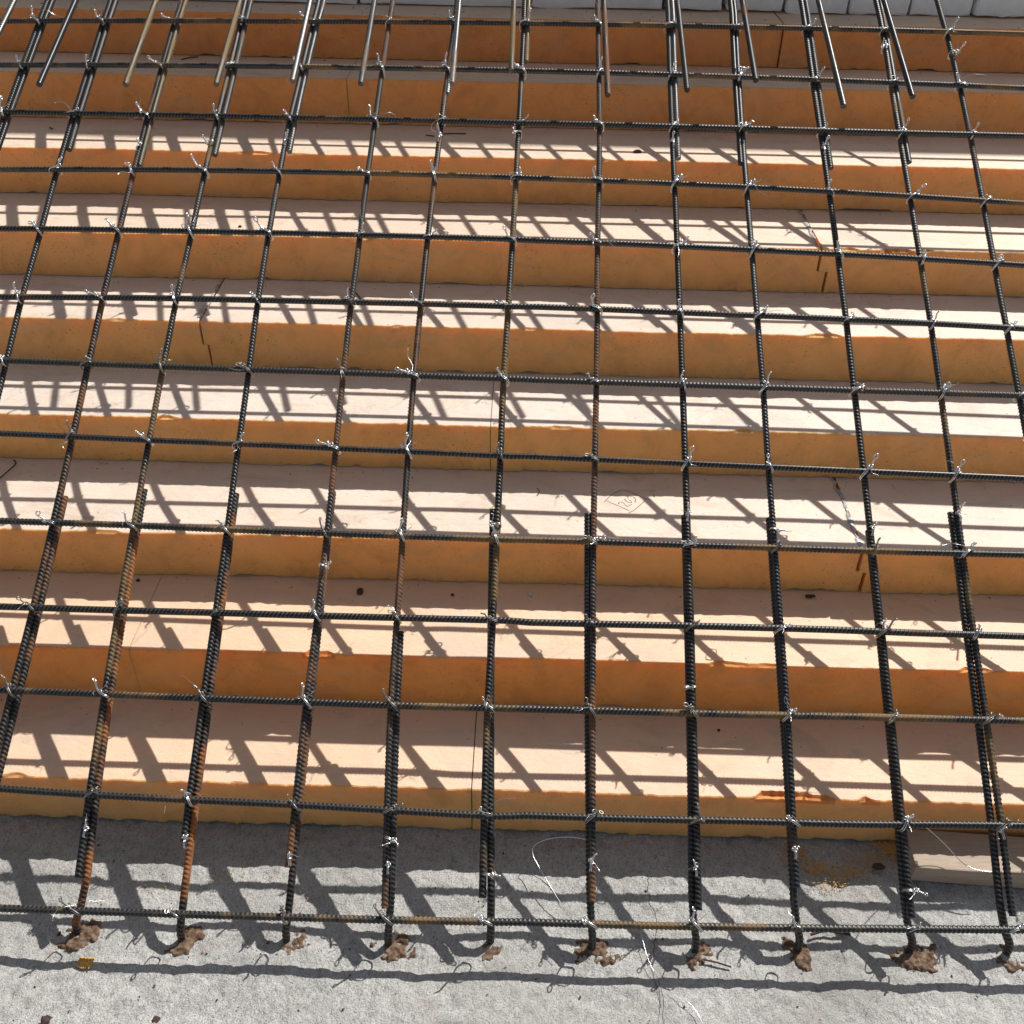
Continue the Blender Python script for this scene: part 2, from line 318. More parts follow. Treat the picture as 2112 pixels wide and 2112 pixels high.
# ------------------------------------------------------------------ foam boards
def board(i, x0, x1, zl, seed, lap=0, side=0, gap=.0012):
    """one board of a step. side -1: its right end is the joint, +1: its left end is. lap: half-lap offset"""
    Y0, zt = STEPS[i]; zb = STEPS[i + 1][1] if i < 8 else 0.0; h = zt - zb
    back = (STEPS[i - 1][0] + .22) if i else Y0 + .42
    zm = zb + h * .5
    # cross-section loop (Y offset, Z, tag) front bottom -> up -> back
    sec = [(0, zb + .0012), (0, zb + .006), (0, zb + .02), (0, zm - .0006), (0, zm + .0006), (0, zt - .02), (0, zt - .011), (0, zt - .0045), (.0008, zt - .0009), (.003, zt), (.012, zt), (.03, zt), (back - Y0, zt), (back - Y0, zm + .0006), (back - Y0, zm - .0006), (back - Y0, zb + .0012)]
    k = len(sec); xs = np.arange(x0, x1, .007); xs = np.r_[xs[:-1], x1]; n = len(xs)
    V = np.zeros((n, k, 3)); wav = .0015 * fbm(xs, seed, 2.2, 3)
    jag = .0005 * np.random.default_rng(seed).normal(size=n) + .0007 * fbm(xs, seed + 9, 60, 3)
    chips = np.clip(fbm(xs, seed + 21, 12, 3) - 1.35, 0, 1) * .007
    low = .0007 * np.abs(np.random.default_rng(seed + 5).normal(size=n)) + np.clip(fbm(xs, seed + 31, 18, 3) - 1.0, 0, 1.2) * .004
    for q, (dy, z) in enumerate(sec):
        x = xs.copy()
        if lap and side:
            upper = z > zm
            sh = lap if upper else 0.0
            e = np.clip(1 - np.abs(xs - (x1 if side < 0 else x0)) / .02, 0, 1); x = x + e * sh
        V[:, q, 0] = x; V[:, q, 1] = Y0 + dy; V[:, q, 2] = z
        if dy < .02: V[:, q, 1] += wav
    V[:, 0, 1] += jag * 1.5; V[:, 0, 2] += low
    V[:, 1, 1] += jag * .8
    V[:, 8, 1] += jag + chips; V[:, 8, 2] -= chips * .5; V[:, 9, 1] += jag + chips * 1.2; V[:, 7, 1] += jag * .5 + chips * .3
    torn = np.zeros((n, k), bool)
    def tear(a_, b_, depth, sd):
        t = np.clip(np.minimum(xs - a_, b_ - xs) / .012, 0, 1); rag = (.55 + .5 * np.abs(fbm(xs, sd, 60, 3))) * t
        V[:, 7, 1] += depth * .35 * rag; V[:, 8, 1] += depth * .9 * rag; V[:, 9, 1] += depth * 1.1 * rag; V[:, 10, 1] += depth * .35 * rag
        V[:, 7, 2] -= .002 * rag; V[:, 8, 2] -= depth * .55 * rag; V[:, 9, 2] -= depth * .12 * rag
        V[:, 6, 1] += depth * .10 * rag
        for q in (6, 7, 8): torn[:, q] |= t > .05
    for (ii, a_, b_, d_) in ((8, .382, .505, .012), (8, .545, .575, .005), (3, .72, .79, .008), (7, -.36, -.30, .006)):
        if ii == i and a_ > x0 and b_ < x1: tear(a_, b_, d_, seed + 3)
    Fq = grid_faces(n, k); fi = np.tile(np.arange(k), n - 1); st = np.repeat(np.arange(n - 1), k)
    mi = np.where(fi <= 7, 1, 0); mi[(fi == 8)] = 1; mi[fi == 15] = 0
    tm = torn[st, fi] & (fi >= 6) & (fi <= 8); mi[tm] = 2
    me = bpy.data.meshes.new("foam_board"); ox = (x0 + x1) / 2
    Vv = V.reshape(-1, 3) - np.array([ox, Y0, zb])
    caps = [(0, 1, 2, 3, 14, 15), (4, 5, 6, 7, 8, 9, 10, 11, 12, 13), (3, 4, 13, 14)]; E_ = (n - 1) * k
    faces = [tuple(f) for f in Fq] + [c_ for c_ in caps] + [tuple(E_ + q for q in reversed(c_)) for c_ in caps]
    me.from_pydata([tuple(p) for p in Vv], [], faces); me.update()
    me.polygons.foreach_set("material_index", np.r_[mi, np.ones(6, int)].astype(np.int32))
    o = put("foam_board", me, [M_SKIN, M_EDGE, M_TORN], None, (ox, Y0, zb)); o.color = TINT[i]; tag(o, zl, "foam board", "orange foam boards stacked as steps"); return o
XL, XR = -1.9, 1.9
TINT = [(1, .76, .68, .7), (1, .84, .80, .6), (1, .92, .92, .5), (1, .96, 1, .4), (1, .99, 1, .2), (1, 1.0, 1, .05), (1, .96, .92, .2), (1, .80, .60, .85), (.96, .95, 1, .8)]
nth = ["top step", "second step from top", "third step from top", "fourth step from top", "middle step", "fourth step from bottom", "third step from bottom", "second lowest step", "lowest step"]
# step: joint x, gap, lap
JO = {0: (.591, .004, 0), 1: (-.419, .0012, 0), 3: (.623, .0055, -.019), 4: (-.628, .004, -.010), 5: (-.059, .0012, 0), 6: (.613, .006, -.014), 7: (-.644, .0010, 0), 8: (-.066, .0016, .0)}
extra = {0: ("by the white blocks", "dark gap at its left"), 1: ("with littered tread", "beyond the hairline joint"),
 3: ("ending at the stepped joint", "ragged lower edge"), 4: ("ending at a stepped joint", "starting at the stepped joint"),
 5: ("black wire scrap before it", "thin joint at its left"), 6: ("with handwritten 203", "gaping joint at its left"),
 7: ("short, at picture's left", "long speckled face"), 8: ("on the concrete", "torn orange bite in front edge")}
BO = {}
for i in range(9):
    if i in JO:
        xj, g, lap = JO[i]
        BO[i, 0] = board(i, XL, xj - g / 2, "left foam board of the %s, %s" % (nth[i], extra[i][0]), 100 + i, lap, -1)
        BO[i, 1] = board(i, xj + g / 2, XR, "right foam board of the %s, %s" % (nth[i], extra[i][1]), 200 + i, lap, 1)
    else: BO[i, 0] = board(i, XL, XR, "orange foam board of the %s, full width without a joint" % nth[i], 100 + i)

for i in range(3, 9):            # whiskers left by the saw along the lower front edges
    for side in (0, 1):
        if (i, side) not in BO: continue
        par = BO[i, side]; r_ = np.random.default_rng(900 + i * 2 + side); Y0 = STEPS[i][0]; zb = STEPS[i + 1][1] if i < 8 else 0.0
        jx = JO[i][0]; a_, b_ = (-1.25, jx - .004) if side == 0 else (jx + .004, 1.25)
        V, Fq = [], []; nf = int((b_ - a_) * (190 if i == 8 else 90))
        for k in range(nf):
            x = r_.uniform(a_, b_); h = r_.uniform(.001, .0045) * (1.0 if i == 8 else .65); w = r_.uniform(.0003, .0011); dx = r_.normal() * .0015; o = len(V); zt_ = zb + .0045; out = r_.uniform(.0006, .0022)
            V += [(x - w, Y0 + .0005, zt_), (x + w, Y0 + .0005, zt_), (x + dx, Y0 - out * 1.3, max(zb + .0002, zt_ - h)), (x, Y0 - out * .8, zt_)]
            Fq += [(o, o + 2, o + 3), (o + 3, o + 2, o + 1), (o, o + 1, o + 2)]
        me = bpy.data.meshes.new("saw_whiskers"); me.from_pydata([tuple(np.array(v_) - np.array(par.location)) for v_ in V], [], Fq)
        w_ = put("saw_whiskers", me, M_EDGE, par); w_.color = TINT[i]; tag(w_, kind="stuff")

def ribbon(paths, z, w, thick=.0006):
    parts = []
    for P in paths:
        P3 = np.array([(x, y, z) for x, y in P]); P3 = smoothpath(P3, 3) if len(P) > 2 else resample(P3, .004)[0]
        v_, f_ = tube(P3, w, 6); v_[:, 2] = z + (v_[:, 2] - z) * thick / w; parts.append((v_, f_))
    return joinq(parts)
PEN = [[[.155, .6905], [.1587, .6972], [.1679, .7118], [.175, .7197], [.1845, .7278], [.1915, .7305], [.1981, .7288], [.2057, .7239], [.2141, .7171], [.2232, .7108]], [[.2231, .7103], [.23, .7059], [.2418, .6997]], [[.1601, .6931], [.1708, .6856], [.1825, .6782], [.1909, .6716], [.1992, .6647]], [[.2301, .7002], [.2261, .6916], [.2205, .6844], [.2131, .6739], [.2053, .6649], [.1966, .6582]], [[.181, .6851], [.1807, .6888], [.1828, .6917], [.1868, .6923], [.1899, .6892], [.1928, .6828], [.1958, .6778], [.1992, .6803], [.2049, .6861]], [[.1941, .7025], [.1928, .6996], [.1947, .695], [.1989, .6909], [.2032, .6897], [.2053, .6912], [.2037, .6963], [.1995, .7003]], [[.1981, .7045], [.2002, .7103], [.2031, .7123], [.2049, .7091], [.2096, .7088], [.2126, .7042], [.213, .6976], [.2107, .6938]], [[.242, .7278], [.2471, .7285], [.2522, .7292]], [[.247, .7208], [.2476, .7151], [.2487, .7085]]]
def child_at(name, V, Fq, m_, par, smooth=True):
    o = put(name, mesh_np(name, V - np.array(par.location), Fq, smooth), m_, par); return o
V, Fq = ribbon(PEN, .30865, .00062, .00025)
tag(child_at("pen_mark", V, Fq, M_INK, BO[6, 0]), "number 203 in a hand-drawn diamond")
def smear(par, z, pts, w, seed):
    P = resample(np.array([(x, y, z) for x, y in pts]), .003)[0]; n = len(P); r_ = np.random.default_rng(seed)
    ww = w * (1 + .28 * fbm(np.arange(n) * .2, seed, 1, 3)); ww = np.clip(ww, w * .35, w * 2)
    off = .0012 * fbm(np.arange(n) * .2, seed + 1, 1, 2); V = []
    for q in (-1, -.4, .4, 1): V.append(np.stack([P[:, 0] + off + q * ww, P[:, 1], P[:, 2] + (.0004 if abs(q) > .9 else .0012) + .0004 * np.abs(r_.normal(size=n))], 1))
    V = np.stack(V, 1); top = V.reshape(-1, 3); k = 4; i_, j_ = np.meshgrid(np.arange(n - 1), np.arange(3), indexing='ij'); a_ = (i_ * k + j_).ravel()
    return child_at("glue_smear", top, np.stack([a_, a_ + 1, a_ + k + 1, a_ + k], 1), M_TAPE, par, False)
smear(BO[6, 0], .3086, [(.594, .785), (.598, .733), (.597, .672), (.599, .572)], .0035, 5)
smear(BO[3, 0], .6054, [(.600, 1.39), (.601, 1.32), (.598, 1.19)], .0038, 6)
smear(BO[4, 0], .5081, [(-.640, 1.175), (-.642, 1.10), (-.644, 1.0)], .004, 8)

# upper landing slab, white blocks, unseen wall added to shade the top steps
def boxmesh(name, x0, x1, y0, y1, z0, z1, bev=.004, jit=0.0, seed=0, origin=None):
    import bmesh
    bm = bmesh.new(); bmesh.ops.create_cube(bm, size=1)
    for v_ in bm.verts: v_.co = Vector(((x0 + x1) / 2 + v_.co.x * (x1 - x0), (y0 + y1) / 2 + v_.co.y * (y1 - y0), (z0 + z1) / 2 + v_.co.z * (z1 - z0)))
    bmesh.ops.bevel(bm, geom=bm.edges[:], offset=bev, segments=2, affect='EDGES', profile=.6)
    if jit:
        bmesh.ops.subdivide_edges(bm, edges=[e for e in bm.edges if e.calc_length() > .04], cuts=5, use_grid_fill=True)
        r_ = random.Random(seed)
        for v_ in bm.verts: v_.co += Vector((r_.gauss(0, jit), r_.gauss(0, jit), r_.gauss(0, jit)))
    o3 = Vector(origin or ((x0 + x1) / 2, (y0 + y1) / 2, z0))
    for v_ in bm.verts: v_.co -= o3
    me = bpy.data.meshes.new(name); bm.to_mesh(me); bm.free(); return me, o3
me, o3 = boxmesh("landing_slab", -3, 3, 2.24, 6, -.0, .895, .005)
tag(put("landing_slab", me, M_CONC, None, o3), kind="structure")
me, o3 = boxmesh("shade_wall", -4, 4, 3.0, 3.25, .897, 2.70, .005)
tag(put("shade_wall", me, M_PLASTER, None, o3), "plain white wall out of view, added to shade the top steps", "wall")
BX = [-1.60, -1.28, -.98, -.70, -.425, -.003, .319, .469, .612, .769, .917, 1.07, 1.22, 1.37, 1.6]
bl = ["far left, partly out of the picture", "second from the left", "third from the left", "short, left of the widest block", "widest of the row, left of centre", "first right of the centre bar", "narrow, first of the narrow ones", "narrow, second of the narrow ones", "narrow, third of the narrow ones", "narrow with a wide dark gap on its right", "narrow, sixth from the right end", "narrow, third from the right end", "narrow, next to the right end", "last at the right end"]
r_ = random.Random(5)
for q in range(len(BX) - 1):
    a_, b_ = BX[q] + r_.uniform(.001, .005), BX[q + 1] - r_.uniform(.004, .011); y0 = 1.905 + r_.uniform(-.004, .006)
    me, o3 = boxmesh("white_block", a_, b_, y0, y0 + .22, .906 + r_.uniform(0, .003), .906 + .17, .004, .0012, q)
    o = put("white_block", me, M_BLOCK, None, o3); o.rotation_euler = (0, r_.uniform(-.012, .012), 0)
    tag(o, "white block behind the top step, " + bl[q], "block", "white blocks behind the top step")

# ------------------------------------------------------------------ wooden plank at the right foot
me, o3 = boxmesh("wooden_plank", .632, 1.75, -.036, .036, .0, .035, .002, .0, 3, (.632, 0, 0))
pl = put("wooden_plank", me, M_WOOD, None, (.632, .158, .001)); pl.rotation_euler = (0, 0, math.radians(-3.2))
tag(pl, "pale sawn wooden plank lying on the concrete against the lowest foam step", "plank")

# ------------------------------------------------------------------ rebar mat
mat_root = empty("rebar_mat", (0, 0, 0))
tag(mat_root, "black ribbed steel bar grid tied with wire, sloping over the foam steps", "rebar mat")
def offs(Y, x, z, n):            # move by n along the mat's normal
    s_ = slope(Y); L_ = np.sqrt(1 + s_ * s_); return np.stack([x, Y - n * s_ / L_, z + n / L_], -1)
# crossbars (lie on top)
rc = ['ochre', 'ochre', 'dark', 'ochre', 'dark', 'dark', 'dark', 'dark', 'ochre', 'dark', 'ochre', 'dark', 'ochre']
row_rust = {7: .3}
def rowpt(r, x):
    Y0, z0, c0, c1, c2 = ROWS[r]; s_ = slope(Y0); L_ = math.sqrt(1 + s_ * s_); t = c0 + c1 * x + c2 * x * x
    return Y0 + t / L_, z0 + t * s_ / L_
for r in range(13):
    half = 1.02 + .48 * (ROWS[r][0] / 1.54)
    xs = np.linspace(-half, half, 60); Yr, Zr = rowpt(r, xs); wob = .0009 * fbm(xs, 300 + r, 3, 2)
    P = offs(Yr + wob, xs, Zr, NOFF)
    me = bar_mesh("crossbar", P, phase=rng.uniform(0, 6.28) if r not in (12, 11) else 1.1, twist=rng.uniform(-.6, .6))
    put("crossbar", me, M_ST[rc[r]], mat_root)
for q in range(1, 7):
    Yq = 1.5437 + .137 * q; xs = np.linspace(-1.6, 1.6, 6); P = offs(np.full(6, Yq), xs, np.full(6, float(meshz(Yq))), NOFF)
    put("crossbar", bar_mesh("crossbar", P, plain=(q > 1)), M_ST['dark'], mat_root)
# longitudinal bars
ENTRY = {2: (-.645, 0.0), 3: (-.487, -.007), 4: (-.331, -.005), 5: (-.179, -.006), 6: (-.028, .001), 7: (.123, -.003), 8: (.276, -.003), 9: (.43, .004), 10: (.597, .006), 11: (.74, .005), 1: (-.80, -.002), 12: (.90, .004), 0: (-.955, -.002)}
UEND = {2: .035, 3: .081, 4: .054, 5: .01, 6: .025, 7: .024, 8: .018, 9: .047, 10: .016, 11: .021, 1: .04, 12: .04, 0: .03, -1: .03}
STOP = {2: .564, 3: .561, 4: .568, 5: .363, 6: .546, 7: .543, 8: .544, 9: .543, 10: .528, 11: .559, 1: .55, 12: .55, 0: .55}
# which side the starter lies on (+ right), in mm at its top and foot; and how far the upper bar is pushed aside at the foot
SIDE = {2: (5, 4, -5), 3: (5, 4, -4), 4: (3, 3, -3), 5: (5, 4, -6), 6: (-8, 6, -7), 7: (-9, 0, 3), 8: (-3, -4, 4), 9: (-5, -1, 2), 10: (-2, -3, 2), 11: (-9, -8, 6), 1: (7, 5, -5), 12: (-8, -6, 5), 0: (7, 5, -5)}
ccol = {-1: 'dark', 0: 'dark', 1: 'brown', 2: 'ochre', 3: 'dark', 4: 'brown', 5: 'brown', 6: 'ochre', 7: 'brown', 8: 'dark', 9: 'blue', 10: 'dark', 11: 'ochre', 12: 'dark'}
scol = {2: 'rust', 3: 'rust', 4: 'brown', 5: 'dark', 6: 'dark', 7: 'dark', 8: 'dark', 9: 'dark', 10: 'dark', 11: 'dark', 1: 'brown', 12: 'dark', 0: 'dark'}
for c in range(-1, 13):
    Ys = np.linspace(UEND[c], 2.55, 120); xs = colx(c, Ys); wob = .0007 * fbm(Ys, 500 + c, 4, 2)
    if c in SIDE:
        t_ = np.clip(1 - (Ys - UEND[c]) / .45, 0, 1); xs = xs + SIDE[c][2] * .001 * t_
    P = offs(Ys, xs + wob, meshz(Ys) + 0 * xs, -NOFF)
    mname = ccol[c]
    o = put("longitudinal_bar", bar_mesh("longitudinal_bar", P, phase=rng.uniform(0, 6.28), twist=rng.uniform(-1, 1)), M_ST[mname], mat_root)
    if mname == 'rust': tag(o, "longitudinal bar with orange rust at its foot")
    if c in ENTRY:
        ex, ey = ENTRY[c]; s0, s1, _ = SIDE[c]; Yt = STOP[c]
        Ya = np.linspace(Yt, .035, 40); u = (Yt - Ya) / (Yt - .035); xa = colx(c, Ya) + .001 * (s0 * (1 - u) + s1 * u)
        Pa = offs(Ya, xa, meshz(Ya), -NOFF - .0035 - .004 * u)
        foot = np.array([[ex * .5 + xa[-1] * .5, ey + .012, .034], [ex, ey + .003, .018], [ex - .0005, ey, .004], [ex - .001, ey - .001, -.03]])
        P = np.vstack([Pa, smoothpath(np.vstack([Pa[-1] * .7 + foot[0] * .3, foot]), 2)])
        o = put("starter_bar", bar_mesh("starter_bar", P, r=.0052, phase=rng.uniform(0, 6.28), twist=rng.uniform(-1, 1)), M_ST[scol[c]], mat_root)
        if scol[c] == 'rust': tag(o, "rusty orange starter bar")
# lap bars coming down from the top
LAP = {1: (1.166, 9, 'tan'), 2: (1.195, 10, 'grey'), 3: (1.207, 10, 'bright'), 8: (1.211, 9, 'bright'), 9: (1.202, -8, 'dark'), 10: (1.196, 9, 'grey'), 11: (1.214, 8, 'grey'), 0: (1.20, 10, 'dark'), -1: (1.2, 10, 'dark'), 5: (1.36, 5, 'bright'), 6: (1.45, 7, 'tan')}
for c, (ye, dx, cm) in LAP.items():
    Ys = np.linspace(ye, 2.5, 60); P = offs(Ys, colx(c, Ys) + dx * .0011, meshz(Ys), -NOFF + .001)
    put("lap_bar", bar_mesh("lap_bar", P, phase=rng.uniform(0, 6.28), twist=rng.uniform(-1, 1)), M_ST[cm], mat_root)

# ------------------------------------------------------------------ tie wires
def tie_mesh(seed, ring_only=False):
    r_ = np.random.default_rng(seed); parts = []; mm = .001
    ang = math.radians(r_.uniform(38, 58)) * (1 if seed % 2 else -1)
    dx, dy = math.sin(ang), math.cos(ang)
    for k in range(2):
        t = np.linspace(0, 2 * np.pi, 25); e = 11.3 + .5 * k; o = (k - .5) * r_.uniform(1.6, 2.6)
        ca, sa = np.cos(t), np.sin(t); pn = 4.0
        q = (np.abs(ca) ** pn + np.abs(sa) ** pn) ** (-1 / pn) * .82 + .18
        U_ = ca * e * 1.02 * q * (1.25 if not ring_only else .9); W = sa * e * q * 1.0
        U_ = U_ * .66; P = np.stack([U_ * dx + o * dy, U_ * dy - o * dx, W], 1) * mm
        parts.append(tube(P, .00072, 6))
    # knot at the upper end of the diagonal, then a twisted tail with a small loop
    K = np.array([dx * 8.5, dy * 8.5, 8.5]); d = np.array([dx * .55 + r_.normal() * .35, dy * .35 + r_.uniform(-.1, .5), r_.uniform(.5, 1.2)]); d /= np.linalg.norm(d)
    Ln = r_.uniform(4, 18); bend = r_.normal(size=3) * 2.2
    s_ = np.linspace(0, 1, 22)[:, None]; C_ = K + d * Ln * s_ + bend * (s_ ** 2)
    a1 = np.cross(d, [0, .3, 1]); a1 /= np.linalg.norm(a1); a2 = np.cross(d, a1)
    for ph in (0, np.pi):
        w = s_ * 2 * np.pi * Ln / 5.5 + ph; P = (C_ + .85 * (np.cos(w) * a1 + np.sin(w) * a2)) * mm; parts.append(tube(P, .00088, 6))
    E_ = C_[-1]; lt = np.linspace(0, 2 * np.pi, 16)[:, None]; lr = r_.uniform(2.2, 3.8)
    l1 = d + r_.normal(size=3) * .5; l1 /= np.linalg.norm(l1); l2 = np.cross(l1, r_.normal(size=3)); l2 /= np.linalg.norm(l2)
    P = (E_ + l1 * lr * 1.2 * (1 - np.cos(lt)) + l2 * lr * np.sin(lt) * .8) * mm; parts.append(tube(P, .00095, 6))
    for k in range(r_.integers(3, 6)):        # crumpled turns at the knot
        cc = K + r_.normal(size=3) * 1.9; b1 = r_.normal(size=3); b1 /= np.linalg.norm(b1); b2 = np.cross(b1, r_.normal(size=3)); b2 /= np.linalg.norm(b2)
        P = (cc + 3.2 * (np.cos(lt * .85) * b1 + np.sin(lt * .85) * b2)) * mm; parts.append(tube(P, .00082, 6))
    if r_.random() < .55:                      # a thin loose end
        q = K + np.array([0, 0, 2]); P = [q]
        dd = r_.normal(size=3); dd[2] = abs(dd[2]) * .6; dd /= np.linalg.norm(dd)
        for k in range(5): q = q + dd * 4.5; dd = dd + r_.normal(size=3) * .35; dd /= np.linalg.norm(dd); P.append(q)
        parts.append(tube(smoothpath(np.array(P) * mm, 2), .0004, 5))
    V, Fq = joinq(parts); return V, Fq
M_WIRE2, nt, b = mat('dull_wire'); b.inputs['Base Color'].default_value = (.36, .35, .33, 1); b.inputs['Metallic'].default_value = .9; b.inputs['Roughness'].default_value = .45
TIES = []
for sd in range(32):
    V, Fq = tie_mesh(sd); me = mesh_np("tie_wire", V, Fq); me.materials.append(M_WIRE2 if sd % 4 in (1, 2) else M_WIRE); TIES.append((me, V, Fq))
SPL = []
for sd in range(40, 46):
    V, Fq = tie_mesh(sd, True); me = mesh_np("tie_wire", V, Fq); me.materials.append(M_WIRE); SPL.append((me, V, Fq))
def tie_matrix(x, Y, z, rot, sc):
    s_ = float(slope(Y)); a_ = math.atan(s_)
    return Matrix.Translation((x, Y, z)) @ Matrix.Rotation(a_, 4, 'X') @ Matrix.Rotation(rot, 4, 'Z') @ Matrix.Scale(sc, 4)
ties = []
tr = random.Random(21)
for r in range(13):
    for c in range(-1, 13):
        Y0 = ROWS[r][0]; x = float(colx(c, Y0)); Yq, Zq = rowpt(r, x)
        if abs(x) > .84 + .5 * Y0 / 1.5: continue
        left = c < 8 if tr.random() < .85 else c >= 8
        idx = tr.randrange(16) * 2 + (0 if left else 1)
        ties.append((r, TIES[idx], tie_matrix(x, Yq, Zq, tr.uniform(-.45, .45) , tr.uniform(.85, 1.15))))
for c, Y0 in [(2, .09), (3, .081), (4, .064), (5, .094), (5, .057), (6, .055), (7, .067), (9, .088), (8, .064), (10, .05), (11, .117), (4, .455), (6, .522), (7, .503), (8, .296), (8, .54), (11, .55), (9, .525), (10, .525),
              (1, 1.206), (3, 1.227), (12, 1.498), (2, 1.223), (5, 1.244), (8, 1.245), (9, 1.442), (10, 1.235), (11, 1.51), (6, 1.262), (10, .385)]:
    x = float(colx(c, Y0)); ties.append((12 if Y0 < .6 else 2, SPL[tr.randrange(6)], tie_matrix(x, Y0, float(meshz(Y0)) - NOFF, math.radians(tr.choice([-1, 1]) * tr.uniform(35, 60)), .95)))
ties.sort(key=lambda t: -t[0])
for r, (me, V, Fq), mx in ties[:100]:
    o = bpy.data.objects.new("tie_wire", me); COL.objects.link(o); o.parent = mat_root; o.matrix_local = mx
parts = []
for r, (me, V, Fq), mx in ties[100:]:
    A_ = np.array(mx); parts.append((V @ A_[:3, :3].T + A_[:3, 3], Fq))
V, Fq = joinq(parts); o = put("tie_wires", mesh_np("tie_wires", V, Fq), M_WIRE, mat_root); tag(o, kind="stuff")
# long thin loose wire ends
LW = [([(.127, .124, .075), (.103, .143, .06), (.069, .153, .045), (.038, .149, .035), (.03, .135, .03), (.045, .107, .025), (.071, .066, .015), (.089, .043, .004)], .0006),
      ([(.598, .122, .142), (.618, .150, .12), (.640, .160, .09), (.676, .148, .062), (.697, .121, .05), (.716, .11, .05), (.738, .108, .05)], .00065)]
for P, rr in LW:
    v_, f_ = tube(smoothpath(P, 3), rr, 6); put("loose_wire_end", mesh_np("loose_wire_end", v_, f_), M_WIRE, mat_root)
parts = []
for k in range(46):
    r = tr.randrange(13); c = tr.randrange(-1, 13); Y0 = ROWS[r][0]; x = float(colx(c, Y0)); q = np.array([x, Y0, float(meshz(Y0)) + .01]); P = [q]
    dd = rng.normal(size=3); dd[2] = abs(dd[2]) * .4; dd /= np.linalg.norm(dd); st = tr.uniform(.005, .011)
    for s_ in range(6): q = q + dd * st; dd = dd + rng.normal(size=3) * .4 - np.array([0, 0, .12]); dd /= np.linalg.norm(dd); P.append(q)
    parts.append(tube(smoothpath(P, 2), .0003, 5))
V, Fq = joinq(parts); tag(put("wire_whiskers", mesh_np("wire_whiskers", V, Fq), M_WIRE, mat_root), kind="stuff")

# ------------------------------------------------------------------ free-ended bars reaching in over the mat from above
LOOSE = [(-1.049, 1.10, 'bright', "grey, at the far left edge"), (-.925, 1.172, 'blue', "blue-black, first from left with visible end"), (-.763, 1.177, 'tan', "yellowish brown, second free end"), (-.593, 1.183, 'tan', "pale reddish brown, third free end from the left"), (-.451, 1.197, 'bright', "silvery, beside a double bar left of centre"), (-.321, 1.194, 'grey', "light grey, fifth free end from the left"), (-.149, 1.2, 'bright', "brightest silver, crossing in front of a dark bar"), (-.038, 1.241, 'tan', "short brown, its end on a crossbar near the centre"), (.145, 1.177, 'brown', "black and rust, close beside the centre bar"), (.295, 1.196, 'dark', "dark, right of a bright double bar"), (.428, 1.228, 'brown', "brownish, fourth free end from the right"), (.584, 1.16, 'grey', "grey, reaching lowest of all on the right"), (.718, 1.191, 'blue', "dark greenish, last free end on the right")]
tn = math.tan(math.radians(20.6))
for x, y, cm, lb in LOOSE:
    z = .905 + (y - 1.197) * tn; y1 = 2.9; P = np.array([(x - .0, y, z), (x - .002, (y + y1) / 2, z + (y1 - y) / 2 * tn), (x + .004, y1, z + (y1 - y) * tn)]) - np.array([x, y, z])
    o = put("steel_bar", bar_mesh("steel_bar", P, phase=rng.uniform(0, 6.28), twist=rng.uniform(-1, 1)), M_ST[cm], None, (x, y, z))
    tag(o, "free steel bar above the grid, " + lb, "steel bar", "free-ended bars hanging in above the grid")

# ------------------------------------------------------------------ mud round the feet of the bars
nl = ["first", "second", "third", "fourth", "fifth", "sixth", "seventh", "eighth", "ninth", "tenth"]
for k, c in enumerate(range(2, 12)):
    ex, ey = ENTRY[c]; n = 56; u = np.linspace(-.045, .045, n); X_, Y_ = np.meshgrid(u, u, indexing='ij')
    rr = np.sqrt((X_ / 1.25) ** 2 + Y_ ** 2) / .026; nz = fbm2(X_, Y_, 700 + k, 60, 4)
    h_ = np.clip(.75 + .42 * nz - rr ** 1.5, 0, 1); hh = -.0068 + .0052 * np.clip(h_ * 2.4, 0, 1) ** .8 + (.0010 * fbm2(X_, Y_, 720 + k, 260, 3)) * (h_ > 0)
    keep = (h_ > 0); V = np.stack([X_, Y_, hh], -1).reshape(-1, 3); i_, j_ = np.meshgrid(np.arange(n - 1), np.arange(n - 1), indexing='ij')
    kk = keep[:-1, :-1] | keep[1:, :-1] | keep[:-1, 1:] | keep[1:, 1:]; a_ = (i_ * n + j_)[kk]
    me = mesh_np("mud_patch", V, np.stack([a_, a_ + n, a_ + n + 1, a_ + 1], 1))
    tag(put("mud_patch", me, M_MUD, None, (ex + .006, ey - .006, .0)), "brown mud patch round the foot of the %s upright bar from the left" % nl[k], "mud patch", "mud patches round the bar feet")

